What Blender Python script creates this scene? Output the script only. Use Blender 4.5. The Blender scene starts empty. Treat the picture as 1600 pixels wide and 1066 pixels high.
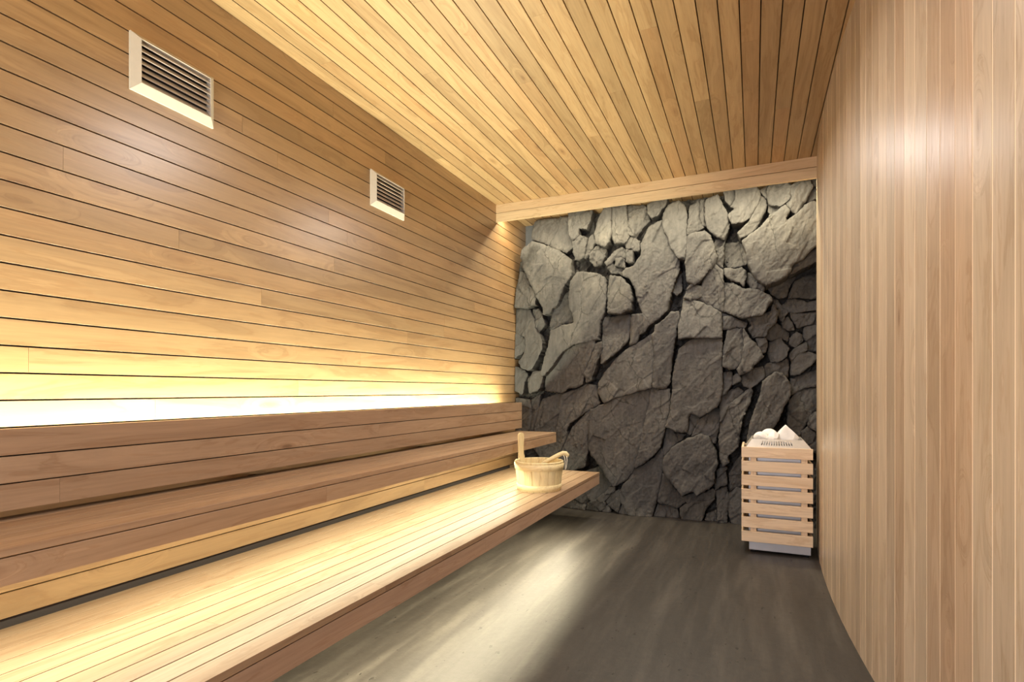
import bpy, math, random
import numpy as np
from mathutils import Vector, Matrix

random.seed(7)
rng = np.random.default_rng(7)
scn = bpy.context.scene
COL = scn.collection

# ------------------------------------------------------------------ camera
F, UH, VH = 852.6, 800.0, 610.0            # focal length and horizon in 1600x1066 pixels
TH = math.atan(378 / F)                    # camera turned left of the room's long axis
CS, SN = math.cos(TH), math.sin(TH)
EYE, CEIL = 1.03, 2.59
cam_d = bpy.data.cameras.new('camera')
cam_d.sensor_width = 36.0
cam_d.lens = F / 1600 * 36.0
cam_d.shift_y = (VH - 533) / 1600
cam_d.clip_start = 0.02
cam = bpy.data.objects.new('camera', cam_d)
cam.location = (0, 0, EYE)
cam.rotation_euler = (math.pi / 2, 0, TH)
COL.objects.link(cam)
scn.camera = cam

# ------------------------------------------------------------------ exposure, world, lights
scn.view_settings.view_transform = 'Standard'
scn.view_settings.look = 'None'
scn.view_settings.exposure = 0.0
scn.view_settings.gamma = 1.0
scn.view_settings.use_curve_mapping = False
w = bpy.data.worlds.new('world')
scn.world = w
w.use_nodes = True
w.node_tree.nodes['Background'].inputs[0].default_value = (1, 0.95, 0.88, 1)
w.node_tree.nodes['Background'].inputs[1].default_value = 0.02
try:
    scn.cycles.use_denoising = True
    scn.cycles.max_bounces = 10
    scn.cycles.diffuse_bounces = 6
    scn.cycles.sample_clamp_indirect = 6
except Exception:
    pass

WARM = (1.0, 0.76, 0.40)
WARM2 = (1.0, 0.97, 0.68)
WARM3 = (1.0, 0.88, 0.60)

def strip(name, loc, sx, sy, power, color, direction, spread=180):
    """rectangular strip light; sx runs along world axis given by long side (Y or X)"""
    d = bpy.data.lights.new(name, 'AREA')
    d.shape = 'RECTANGLE'
    d.size, d.size_y = sx, sy
    d.energy = power
    d.color = color
    d.spread = math.radians(spread)
    o = bpy.data.objects.new(name, d)
    COL.objects.link(o)
    z = -Vector(direction).normalized()
    y = (Vector((0, 0, 1)) if abs(z.y) > 0.9 else Vector((0, 1, 0))) if sy > sx else None
    if y is not None:
        x = y.cross(z).normalized(); y = z.cross(x)
    else:
        x = Vector((1, 0, 0)); y = z.cross(x).normalized(); x = y.cross(z)
    m = Matrix((x, y, z)).transposed().to_4x4()
    m.translation = Vector(loc)
    o.matrix_world = m
    return o

strip('backrest_light', (-1.885, 1.5, 0.868), 0.02, 5.36, 122, WARM2, (0.0, 0, 1))
strip('upper_bench_light', (-1.560, 1.5, 0.628), 0.02, 5.3, 36, WARM2, (0.10, 0, -1))
strip('lower_bench_light', (-1.215, 1.3, 0.33), 0.02, 4.9, 68, WARM3, (0.05, 0, -1))
strip('beam_light', (-1.19, 4.235, 2.505), 1.50, 0.02, 24, WARM3, (0, 0.35, -1))
strip('beam_light', (-0.05, 4.235, 2.505), 0.75, 0.02, 16, WARM3, (0, 0.35, -1))
strip('ceiling_lamp_far', (-0.55, 3.60, 2.42), 0.36, 0.37, 13, (1.0, 0.97, 0.95), (0, 0, -1), 168)
strip('ceiling_lamp', (-0.60, 2.10, 2.50), 0.36, 0.37, 16, (1.0, 0.97, 0.95), (0, 0, -1), 166)
# added fill light behind the viewer, no such source in the room
strip('fill_light', (-0.75, -1.20, 1.0), 1.0, 1.7, 88, (1.0, 0.97, 0.97), (0.25, 1, 0))

# ------------------------------------------------------------------ node helpers
def mat(name):
    m = bpy.data.materials.new(name)
    m.use_nodes = True
    nt = m.node_tree
    nt.nodes.clear()
    out = nt.nodes.new('ShaderNodeOutputMaterial')
    b = nt.nodes.new('ShaderNodeBsdfPrincipled')
    nt.links.new(b.outputs[0], out.inputs[0])
    return m, nt, b

def N(nt, kind, **kw):
    n = nt.nodes.new(kind)
    for k, v in kw.items():
        if k == 'ins':
            for i, val in v.items():
                n.inputs[i].default_value = val
        else:
            setattr(n, k, v)
    return n

def L(nt, a, b):
    nt.links.new(a, b)

def ramp(nt, stops, interp='LINEAR'):
    r = nt.nodes.new('ShaderNodeValToRGB')
    cr = r.color_ramp
    cr.interpolation = interp
    while len(cr.elements) < len(stops):
        cr.elements.new(0.5)
    for e, (p, c) in zip(cr.elements, stops):
        e.position = p
        e.color = (*c, 1) if len(c) == 3 else c
    return r

def mixc(nt, blend, fac, a, b):
    m = N(nt, 'ShaderNodeMix', data_type='RGBA', blend_type=blend)
    for sock, v in ((m.inputs['Factor'], fac), (m.inputs[6], a), (m.inputs[7], b)):
        if hasattr(v, 'is_output'):
            L(nt, v, sock)
        else:
            sock.default_value = v if isinstance(v, (int, float)) else (*v, 1)
    return m.outputs[2]

def wood(name, dark, light, rough=0.42, coat=0.0, var=0.16, red=(0.86, 0.60, 0.42), redamt=0.35, grain=1.0, knots=True, spec=0.5):
    """plank wood, grain along the object's own X; every board gets its own tone"""
    m, nt, b = mat(name)
    tc = N(nt, 'ShaderNodeTexCoord')
    oi = N(nt, 'ShaderNodeObjectInfo')
    mul = N(nt, 'ShaderNodeVectorMath', operation='MULTIPLY_ADD')
    rv = N(nt, 'ShaderNodeCombineXYZ')
    L(nt, oi.outputs['Random'], rv.inputs[0]); L(nt, oi.outputs['Random'], rv.inputs[1]); L(nt, oi.outputs['Random'], rv.inputs[2])
    mul.inputs[1].default_value = (37.0, 11.0, 23.0)
    L(nt, rv.outputs[0], mul.inputs[0]); L(nt, tc.outputs['Object'], mul.inputs[2])
    mp = N(nt, 'ShaderNodeMapping', ins={'Scale': (0.8, 7, 7)})
    L(nt, mul.outputs[0], mp.inputs[0])
    mp3 = N(nt, 'ShaderNodeMapping', ins={'Scale': (1.7, 5.5, 5.5)})
    L(nt, mul.outputs[0], mp3.inputs[0])
    v = N(nt, 'ShaderNodeTexVoronoi', ins={'Scale': 1.0, 'Randomness': 1.0})
    L(nt, mp3.outputs[0], v.inputs['Vector'])
    near = N(nt, 'ShaderNodeMapRange', ins={'From Min': 0.0, 'From Max': 0.30, 'To Min': 1.4, 'To Max': 0.0})
    L(nt, v.outputs['Distance'], near.inputs[0])
    wv = N(nt, 'ShaderNodeVectorMath', operation='MULTIPLY_ADD')
    wv.inputs[1].default_value = (0.25, 0.9, 0.9) if knots else (0, 0, 0)
    nv = N(nt, 'ShaderNodeCombineXYZ')
    for q_ in range(3): L(nt, near.outputs[0], nv.inputs[q_])
    L(nt, nv.outputs[0], wv.inputs[0]); L(nt, mp.outputs[0], wv.inputs[2])
    n1 = N(nt, 'ShaderNodeTexNoise', ins={'Scale': 1.6, 'Detail': 6.0, 'Roughness': 0.6, 'Distortion': 1.1})
    L(nt, wv.outputs[0], n1.inputs['Vector'])
    # the dark late-wood lines of flat-sawn figure
    wav = N(nt, 'ShaderNodeMath', operation='MULTIPLY'); wav.inputs[1].default_value = 34.0
    L(nt, n1.outputs['Fac'], wav.inputs[0])
    sn = N(nt, 'ShaderNodeMath', operation='SINE'); L(nt, wav.outputs[0], sn.inputs[0])
    rs = ramp(nt, [(0.55, (1, 1, 1)), (1.0, (0.86, 0.80, 0.74))])
    L(nt, sn.outputs[0], rs.inputs[0])
    mp2 = N(nt, 'ShaderNodeMapping', ins={'Scale': (5, 130, 130)})
    L(nt, mul.outputs[0], mp2.inputs[0])
    n2 = N(nt, 'ShaderNodeTexNoise', ins={'Scale': 1.0, 'Detail': 3.0, 'Roughness': 0.6})
    L(nt, mp2.outputs[0], n2.inputs['Vector'])
    r1 = ramp(nt, [(0.28, dark), (0.72, light)])
    L(nt, n1.outputs['Fac'], r1.inputs[0])
    r2 = ramp(nt, [(0.30, (1 - 0.13 * grain,) * 3), (0.62, (1.0,) * 3)])
    L(nt, n2.outputs['Fac'], r2.inputs[0])
    c = mixc(nt, 'MULTIPLY', 1.0, r1.outputs[0], r2.outputs[0])
    c = mixc(nt, 'MULTIPLY', 0.75, c, rs.outputs[0])
    if knots:
        rk = ramp(nt, [(0.015, (0.34, 0.25, 0.19)), (0.06, (0.80, 0.72, 0.65)), (0.13, (1, 1, 1))])
        L(nt, v.outputs['Distance'], rk.inputs[0])
        c = mixc(nt, 'MULTIPLY', 0.75, c, rk.outputs[0])
    # tone per board
    rt = ramp(nt, [(0.0, (1 - var,) * 3), (1.0, (1 + var * 0.6,) * 3)])
    L(nt, oi.outputs['Random'], rt.inputs[0])
    c = mixc(nt, 'MULTIPLY', 1.0, c, rt.outputs[0])
    fr = N(nt, 'ShaderNodeMath', operation='MULTIPLY'); fr.inputs[1].default_value = 7.31
    L(nt, oi.outputs['Random'], fr.inputs[0])
    fq = N(nt, 'ShaderNodeMath', operation='FRACT'); L(nt, fr.outputs[0], fq.inputs[0])
    rr = ramp(nt, [(0.5, (1, 1, 1)), (1.0, red)])
    L(nt, fq.outputs[0], rr.inputs[0])
    c = mixc(nt, 'MULTIPLY', redamt, c, rr.outputs[0])
    L(nt, c, b.inputs['Base Color'])
    ro = N(nt, 'ShaderNodeMapRange', ins={'From Min': 0.2, 'From Max': 0.8, 'To Min': rough + 0.06, 'To Max': rough - 0.05})
    L(nt, n2.outputs['Fac'], ro.inputs[0]); L(nt, ro.outputs[0], b.inputs['Roughness'])
    b.inputs['Specular IOR Level'].default_value = spec
    b.inputs['Coat Weight'].default_value = coat
    b.inputs['Coat Roughness'].default_value = 0.30
    bp = N(nt, 'ShaderNodeBump', ins={'Strength': 0.10, 'Distance': 0.001})
    L(nt, n2.outputs['Fac'], bp.inputs['Height']); L(nt, bp.outputs[0], b.inputs['Normal'])
    return m

def plain(name, col, rough=0.5, metal=0.0, noise=0.0, scale=40):
    m, nt, b = mat(name)
    if noise:
        tc = N(nt, 'ShaderNodeTexCoord')
        n = N(nt, 'ShaderNodeTexNoise', ins={'Scale': scale, 'Detail': 4.0})
        L(nt, tc.outputs['Object'], n.inputs['Vector'])
        r = ramp(nt, [(0.3, tuple(x * (1 - noise) for x in col)), (0.7, tuple(min(1, x * (1 + noise)) for x in col))])
        L(nt, n.outputs['Fac'], r.inputs[0]); L(nt, r.outputs[0], b.inputs['Base Color'])
    else:
        b.inputs['Base Color'].default_value = (*col, 1)
    b.inputs['Roughness'].default_value = rough
    b.inputs['Metallic'].default_value = metal
    return m

W_WALL = wood('wall_wood', (0.28, 0.166, 0.076), (0.445, 0.283, 0.140), rough=0.38, coat=1.0, var=0.14, redamt=0.25, spec=0.8)
W_CEIL = wood('ceiling_wood', (0.38, 0.245, 0.118), (0.55, 0.375, 0.198), rough=0.45, var=0.17, redamt=0.40)
W_RIGHT = wood('slat_wood', (0.45, 0.355, 0.245), (0.63, 0.51, 0.375), rough=0.38, coat=0.04, var=0.18, redamt=0.45)
W_BENCH = wood('bench_wood', (0.33, 0.218, 0.138), (0.46, 0.318, 0.207), rough=0.42, var=0.08, redamt=0.15)
W_BENCH_LIT = wood('bench_wood_lightened', (0.46, 0.31, 0.22), (0.57, 0.40, 0.295), rough=0.45, var=0.05, redamt=0.1)  # bench wood lightened for the lower front board, in place of light
W_BEAM = wood('beam_wood', (0.68, 0.51, 0.32), (0.77, 0.60, 0.39), rough=0.5, var=0.05, knots=False)
W_PALE = wood('pale_wood', (0.80, 0.66, 0.36), (0.90, 0.77, 0.47), rough=0.5, var=0.05, knots=False, redamt=0.0)
W_SLAT = wood('heater_slat_wood', (0.74, 0.56, 0.38), (0.86, 0.68, 0.49), rough=0.5, var=0.05, knots=False, redamt=0.1)
DARK = plain('dark_backing', (0.012, 0.008, 0.006), 0.9)
GAPSHADE = plain('gap_shade', (0.040, 0.029, 0.027), 0.8)  # shade of the gap below the riser, put into the colour
PALEGAP = plain('pale_joint', (0.90, 0.74, 0.54), 0.6)
GREYWALL = plain('grey_plaster', (0.12, 0.125, 0.14), 0.9, noise=0.1)
WHITE = plain('vent_paint', (0.50, 0.455, 0.40), 0.45, noise=0.03)
STEEL = plain('heater_steel', (0.50, 0.50, 0.54), 0.42, 0.55, noise=0.06, scale=9)
STEELTRAY = plain('tray_steel', (0.62, 0.58, 0.52), 0.40, 0.6, noise=0.05)
BLACK = plain('black_rubber_and_shade', (0.005, 0.004, 0.004), 0.9)  # rubber feet, plus the added sheets that darken bench and backrest joints
STONEW = plain('white_stone', (0.86, 0.84, 0.81), 0.75, noise=0.10, scale=14)
CORD = plain('white_cord', (0.85, 0.80, 0.68), 0.8)

def floor_mat():
    m, nt, b = mat('dark_travertine')
    tc = N(nt, 'ShaderNodeTexCoord')
    mp = N(nt, 'ShaderNodeMapping', ins={'Scale': (7.5, 0.8, 1.0)})
    L(nt, tc.outputs['Object'], mp.inputs[0])
    n1 = N(nt, 'ShaderNodeTexNoise', ins={'Scale': 1.5, 'Detail': 9.0, 'Roughness': 0.62, 'Distortion': 0.25})
    L(nt, mp.outputs[0], n1.inputs['Vector'])
    n3 = N(nt, 'ShaderNodeTexNoise', ins={'Scale': 34.0, 'Detail': 6.0, 'Roughness': 0.7})
    L(nt, tc.outputs['Object'], n3.inputs['Vector'])
    r1 = ramp(nt, [(0.30, (0.030, 0.0255, 0.022)), (0.50, (0.047, 0.041, 0.036)), (0.72, (0.085, 0.076, 0.066))])
    L(nt, n1.outputs['Fac'], r1.inputs[0])
    r3 = ramp(nt, [(0.3, (0.80,) * 3), (0.7, (1.12,) * 3)])
    L(nt, n3.outputs['Fac'], r3.inputs[0])
    c = mixc(nt, 'MULTIPLY', 1.0, r1.outputs[0], r3.outputs[0])
    mv = N(nt, 'ShaderNodeMapping', ins={'Scale': (1.0, 0.55, 1.0)})
    L(nt, tc.outputs['Object'], mv.inputs[0])
    pn = N(nt, 'ShaderNodeTexNoise', ins={'Scale': 42.0, 'Detail': 2.5, 'Roughness': 0.55})
    L(nt, mv.outputs[0], pn.inputs['Vector'])
    pm = N(nt, 'ShaderNodeTexNoise', ins={'Scale': 5.0, 'Detail': 2.0})
    L(nt, mv.outputs[0], pm.inputs['Vector'])
    pa = N(nt, 'ShaderNodeMath', operation='MULTIPLY_ADD'); pa.inputs[1].default_value = 0.22
    L(nt, pm.outputs['Fac'], pa.inputs[0]); L(nt, pn.outputs['Fac'], pa.inputs[2])
    pit = N(nt, 'ShaderNodeMapRange', ins={'From Min': 0.785, 'From Max': 0.82, 'To Min': 0.0, 'To Max': 1.0})
    L(nt, pa.outputs[0], pit.inputs[0])
    c = mixc(nt, 'MIX', pit.outputs[0], c, (0.02, 0.017, 0.014))
    L(nt, c, b.inputs['Base Color'])
    b.inputs['Roughness'].default_value = 0.5
    sub = N(nt, 'ShaderNodeMath', operation='SUBTRACT')
    L(nt, n3.outputs['Fac'], sub.inputs[0]); L(nt, pit.outputs[0], sub.inputs[1])
    bp = N(nt, 'ShaderNodeBump', ins={'Strength': 0.35, 'Distance': 0.003})
    L(nt, sub.outputs[0], bp.inputs['Height']); L(nt, bp.outputs[0], b.inputs['Normal'])
    return m

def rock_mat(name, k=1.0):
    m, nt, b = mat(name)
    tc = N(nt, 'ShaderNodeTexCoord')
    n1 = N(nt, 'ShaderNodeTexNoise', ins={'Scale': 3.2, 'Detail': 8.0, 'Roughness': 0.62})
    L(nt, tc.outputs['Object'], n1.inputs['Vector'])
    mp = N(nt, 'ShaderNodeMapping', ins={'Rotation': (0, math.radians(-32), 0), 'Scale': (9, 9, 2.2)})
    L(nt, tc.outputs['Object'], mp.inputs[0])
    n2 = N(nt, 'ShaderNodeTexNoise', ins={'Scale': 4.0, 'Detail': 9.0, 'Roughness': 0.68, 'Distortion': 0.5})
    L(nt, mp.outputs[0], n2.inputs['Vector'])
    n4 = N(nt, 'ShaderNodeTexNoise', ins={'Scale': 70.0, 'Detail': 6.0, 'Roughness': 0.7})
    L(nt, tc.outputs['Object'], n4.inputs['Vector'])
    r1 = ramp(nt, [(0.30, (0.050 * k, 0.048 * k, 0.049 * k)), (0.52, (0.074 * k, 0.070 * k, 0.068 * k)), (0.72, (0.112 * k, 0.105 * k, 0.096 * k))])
    L(nt, n1.outputs['Fac'], r1.inputs[0])
    r2 = ramp(nt, [(0.30, (0.66,) * 3), (0.62, (1.10,) * 3)])
    L(nt, n2.outputs['Fac'], r2.inputs[0])
    c = mixc(nt, 'MULTIPLY', 1.0, r1.outputs[0], r2.outputs[0])
    # hairline cracks, warped
    wv = N(nt, 'ShaderNodeVectorMath', operation='MULTIPLY_ADD')
    wv.inputs[1].default_value = (0.22, 0.22, 0.22)
    L(nt, n1.outputs['Color'], wv.inputs[0]); L(nt, tc.outputs['Object'], wv.inputs[2])
    mc = N(nt, 'ShaderNodeMapping', ins={'Rotation': (0, math.radians(-30), 0), 'Scale': (5.5, 0.2, 2.6)})
    L(nt, wv.outputs[0], mc.inputs[0])
    v = N(nt, 'ShaderNodeTexVoronoi', feature='DISTANCE_TO_EDGE', ins={'Scale': 1.0, 'Randomness': 1.0})
    L(nt, mc.outputs[0], v.inputs['Vector'])
    rc = ramp(nt, [(0.0, (0.30,) * 3), (0.022, (1,) * 3)])
    L(nt, v.outputs['Distance'], rc.inputs[0])
    nm = ramp(nt, [(0.46, (0,) * 3), (0.56, (1,) * 3)])
    L(nt, n1.outputs['Fac'], nm.inputs[0])
    c = mixc(nt, 'MULTIPLY', nm.outputs[0], c, rc.outputs[0])
    L(nt, c, b.inputs['Base Color'])
    b.inputs['Roughness'].default_value = 0.72
    b.inputs['Specular IOR Level'].default_value = 0.35
    a1 = N(nt, 'ShaderNodeMath', operation='MULTIPLY_ADD'); a1.inputs[1].default_value = 0.35
    L(nt, n4.outputs['Fac'], a1.inputs[0]); L(nt, n2.outputs['Fac'], a1.inputs[2])
    bp = N(nt, 'ShaderNodeBump', ins={'Strength': 0.7, 'Distance': 0.010})
    L(nt, a1.outputs[0], bp.inputs['Height'])
    L(nt, bp.outputs[0], b.inputs['Normal'])
    return m

FLOORM = floor_mat()
ROCK = rock_mat('rock')
ROCK_SHADED = rock_mat('rock_rubble_shaded', 0.62)  # same rock darkened, shade of the crevices put into the colour

# ------------------------------------------------------------------ object helpers
def tag(o, label=None, cat=None, group=None, kind=None):
    if label: o['label'] = label
    if cat: o['category'] = cat
    if group: o['group'] = group
    if kind: o['kind'] = kind
    return o

def link_mesh(name, me, m, parent=None, loc=(0, 0, 0)):
    if m is not None and not me.materials:
        me.materials.append(m)
    o = bpy.data.objects.new(name, me)
    COL.objects.link(o)
    if parent is not None:
        o.parent = parent
        base = Vector((0, 0, 0)); p = parent
        while p is not None:
            base += p.location; p = p.parent
        o.location = Vector(loc) - base
    else:
        o.location = loc
    return o

def empty(name, loc):
    o = bpy.data.objects.new(name, None)
    o.location = loc
    COL.objects.link(o)
    return o

def mesh(name, verts, faces, smooth=False):
    me = bpy.data.meshes.new(name)
    me.from_pydata([tuple(v) for v in verts], [], [tuple(f) for f in faces])
    me.validate()
    me.update()
    if smooth:
        me.polygons.foreach_set('use_smooth', [True] * len(me.polygons))
    return me

def board_mesh(name, lx, ly, lz, ch=0.0007):
    """box centred on the origin, long axis X, chamfered along its four long edges"""
    a, b, c = lx / 2, ly / 2, lz / 2
    ch = min(ch, b * 0.4, c * 0.4)
    ring = [(-b + ch, -c), (b - ch, -c), (b, -c + ch), (b, c - ch), (b - ch, c), (-b + ch, c), (-b, c - ch), (-b, -c + ch)]
    v = [(-a, y, z) for y, z in ring] + [(a, y, z) for y, z in ring]
    f = [(i, (i + 1) % 8, 8 + (i + 1) % 8, 8 + i) for i in range(8)]
    f += [tuple(range(7, -1, -1)), tuple(range(8, 16))]
    f = [tuple(reversed(q)) for q in f] if False else f
    me = mesh(name, v, f)
    return me

def fixn(me):
    import bmesh
    bm = bmesh.new(); bm.from_mesh(me)
    bmesh.ops.recalc_face_normals(bm, faces=bm.faces)
    bm.to_mesh(me); bm.free()
    return me

def box(name, x0, x1, y0, y1, z0, z1, m, parent=None, axis='X', ch=0.0007):
    """a board between two corners; axis is the direction of its grain"""
    c = ((x0 + x1) / 2, (y0 + y1) / 2, (z0 + z1) / 2)
    dx, dy, dz = x1 - x0, y1 - y0, z1 - z0
    if axis == 'X':
        o = link_mesh(name, fixn(board_mesh(name, dx, dy, dz, ch)), m, parent, c)
    elif axis == 'Y':
        o = link_mesh(name, fixn(board_mesh(name, dy, dx, dz, ch)), m, parent, c)
        o.rotation_euler = (0, 0, math.pi / 2)
    else:
        o = link_mesh(name, fixn(board_mesh(name, dz, dy, dx, ch)), m, parent, c)
        o.rotation_euler = (0, math.pi / 2, 0)
    return o

def lathe(name, prof, n=40, a0=0.0, a1=2 * math.pi, smooth=True):
    full = abs(a1 - a0 - 2 * math.pi) < 1e-6
    cols = n if full else n + 1
    v, f = [], []
    for i in range(cols):
        a = a0 + (a1 - a0) * i / n
        for r, z in prof:
            v.append((r * math.cos(a), r * math.sin(a), z))
    k = len(prof)
    for i in range(n):
        j = (i + 1) % cols
        for p in range(k - 1):
            f.append((i * k + p, j * k + p, j * k + p + 1, i * k + p + 1))
    return fixn(mesh(name, v, f, smooth))

def tube(name, pts, radii, n=12, smooth=True):
    pts = [Vector(p) for p in pts]
    v, f = [], []
    up = Vector((0, 0, 1))
    for i, p in enumerate(pts):
        t = (pts[min(i + 1, len(pts) - 1)] - pts[max(i - 1, 0)]).normalized()
        s = t.cross(up)
        if s.length < 1e-3: s = Vector((1, 0, 0))
        s.normalize(); u = s.cross(t)
        for k in range(n):
            a = 2 * math.pi * k / n
            v.append(p + (s * math.cos(a) + u * math.sin(a)) * radii[i])
    for i in range(len(pts) - 1):
        for k in range(n):
            f.append((i * n + k, i * n + (k + 1) % n, (i + 1) * n + (k + 1) % n, (i + 1) * n + k))
    f.append(tuple(range(n))); f.append(tuple(range((len(pts) - 1) * n, len(pts) * n)))
    return fixn(mesh(name, v, f, smooth))

# ------------------------------------------------------------------ room shell
XW = -1.985                # face of the left wall
Y0, Y1 = -1.25, 4.80       # room from behind the camera to the back wall
XC, RC, YC = 0.355, 12.0, 3.25   # the right wall bulges towards the room

def xright(y):
    return XC + RC - math.sqrt(RC * RC - (y - YC) ** 2)

flo = link_mesh('floor', fixn(mesh('floor', [(XW - .02, Y0, 0), (1.35, Y0, 0), (1.35, Y1 + .1, 0), (XW - .02, Y1 + .1, 0),
                                 (XW - .02, Y0, -.05), (1.35, Y0, -.05), (1.35, Y1 + .1, -.05), (XW - .02, Y1 + .1, -.05)],
      [(0, 1, 2, 3), (7, 6, 5, 4), (0, 4, 5, 1), (1, 5, 6, 2), (2, 6, 7, 3), (3, 7, 4, 0)])), FLOORM)
tag(flo, 'dark brown-grey travertine floor with pits and streaks', kind='structure')

# left wall: dark backing and horizontal boards
BP = 0.0798
wl = box('wall_left', XW - 0.06, XW - 0.022, Y0, Y1 + .1, 0, CEIL + .06, DARK, axis='X')
tag(wl, 'left wall of horizontal honey-coloured boards with dark open joints', kind='structure')
z = 2.118 - BP * 27
row = 0
while z < CEIL - 0.01:
    za, zb = z + 0.0026, min(z + BP - 0.0026, CEIL + 0.0)
    if zb > 0.02:
        za = max(za, 0.002)
        cuts = [Y0, (1.9 + 1.9 * ((row * 0.618) % 1.0)) if row % 2 else (0.35 + 1.6 * ((row * 0.382) % 1.0)), Y1]
        if row % 3 == 0: cuts.insert(2, cuts[1] + 1.55 if cuts[1] < 2.9 else cuts[1] - 1.55); cuts.sort()
        for a, b_ in zip(cuts[:-1], cuts[1:]):
            box('board', XW - 0.02, XW, a + 0.0004, b_ - 0.0004, za, zb, W_WALL, wl, 'Y', 0.0002)
    z += BP; row += 1

# ceiling: boards along the room
ce = box('ceiling', XW - .06, 1.4, Y0, Y1 + .1, CEIL + 0.022, CEIL + 0.06, DARK, axis='X')
tag(ce, 'ceiling of long honey-coloured boards with dark open joints', kind='structure')
CP = 0.0805
k = -26; row = 0
while 0.026 + CP * k < 1.3:
    xa, xb = max(0.026 + CP * k + 0.0024, XW), 0.026 + CP * (k + 1) - 0.0024
    if xb > XW + .003:
        cut = 0.8 + 3.0 * ((row * 0.618 + .17) % 1.0)
        for a, b_ in ((Y0, cut), (cut, Y1)):
            box('board', xa, xb, a + .0004, b_ - .0004, CEIL, CEIL + 0.02, W_CEIL, ce, 'Y')
    k += 1; row += 1

# right wall: vertical slats on a curved line, pale joints
ang0 = math.asin((Y0 - YC) / RC); ang1 = math.asin((4.60 - YC) / RC)
nseg = 40
v, f = [], []
for i in range(nseg + 1):
    a = ang0 + (ang1 - ang0) * i / nseg
    for r in (RC + 0.0046, RC - 0.06):
        for zz in (0, CEIL):
            v.append((XC + RC - r * math.cos(a), YC + r * math.sin(a), zz))
for i in range(nseg):
    a, b_ = i * 4, i * 4 + 4
    f += [(a, b_, b_ + 1, a + 1), (a + 2, a + 3, b_ + 3, b_ + 2), (a + 1, b_ + 1, b_ + 3, a + 3), (a, a + 2, b_ + 2, b_)]
f += [(0, 1, 3, 2), (nseg * 4, nseg * 4 + 2, nseg * 4 + 3, nseg * 4 + 1)]
wr = link_mesh('wall_right', fixn(mesh('wall_right', v, f)), PALEGAP)
tag(wr, 'gently curved right wall of narrow vertical slats with pale joints', kind='structure')
SP = 0.0800
s0 = RC * math.asin((1.913 - YC) / RC)
i = -45
slat_me = fixn(board_mesh('slat', CEIL - 0.004, SP - 0.0032, 0.018, 0.0003))
while True:
    s = s0 + SP * (i + 0.5); i += 1
    a = s / RC
    if a < ang0 + .003: continue
    if a > ang1 - .003: break
    r = RC - 0.009 + 0.005 + random.uniform(-.0004, .0004)
    o = link_mesh('slat', slat_me, W_RIGHT, wr, (XC + RC - r * math.cos(a), YC + r * math.sin(a), CEIL / 2))
    # long axis X -> world Z, width Y -> along the wall, thickness Z -> wall normal
    t = Vector((math.sin(a), math.cos(a), 0)); nn = Vector((-math.cos(a), math.sin(a), 0))
    o.rotation_euler = Matrix((Vector((0, 0, 1)), t, Vector((0, 0, 1)).cross(t))).transposed().to_euler()

wb = box('wall_back', XW - .06, 1.4, Y1, Y1 + .08, 0, CEIL + .02, GREYWALL, axis='X')
tag(wb, 'plain grey wall behind the rock face', kind='structure')
wf = box('wall_front', XW - .06, 1.4, Y0 - .06, Y0, 0, CEIL + .02, W_WALL, axis='X')
tag(wf, 'plain wooden wall behind the viewer', kind='structure')

# dropped fascia in front of the rock: two boards
tr = empty('trim_1', (XW, 4.145, 2.447))
tag(tr, 'pale two-board fascia hanging below the ceiling in front of the rock', kind='structure')
xe = xright(4.15) + 0.0
box('board', XW, xe, 4.145, 4.168, 2.5215, CEIL, W_BEAM, tr, 'X')
box('board', XW, xe, 4.145, 4.168, 2.447, 2.5175, W_BEAM, tr, 'X')
box('batten', XW, xe, 4.169, 4.190, 2.462, CEIL, DARK, tr, 'X')

# ------------------------------------------------------------------ benches
YB0, YE = -1.2, 4.27
lb = empty('lower_bench', (-1.5, 1.5, 0.0))
tag(lb, 'wide lower bench of long lit planks with a shaded front board, holding the bucket', 'bench')
xf = -1.128
joints = [xf - 0.076 * i for i in range(10)] + [-1.886]
for i in range(10):
    cut = 0.6 + 3.0 * ((i * 0.618 + .3) % 1)
    for a, b_ in ((YB0, cut), (cut, YE)):
        box('plank', joints[i + 1] + 0.0021, joints[i] - (0.0021 if i else 0), a + .0003, b_ - .0003, 0.355, 0.375, W_BENCH, lb, 'Y', 0.0004)
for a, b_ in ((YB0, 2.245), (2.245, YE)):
    box('front_board', xf - 0.022, xf - 0.001, a + .0003, b_ - .0003, 0.283, 0.3515, W_BENCH_LIT, lb, 'Y')
box('joint_shade_sheet', -1.884, xf - .023, YB0, YE - .023, 0.3522, 0.3548, BLACK, lb, 'Y')  # black sheet added so the plank joints read as dark shade
box('end_board', -1.88, xf - .024, YE - .022, YE, 0.283, 0.3515, W_BENCH, lb, 'X')
for yy in (-0.9, 0.4, 1.7, 3.0, 3.9):
    box('bearer', -1.98, -1.30, yy - .02, yy + .02, 0.305, 0.352, DARK, lb, 'X')
    box('leg', -1.80, -1.76, yy - .02, yy + .02, 0.0, 0.304, DARK, lb, 'Z')

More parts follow.
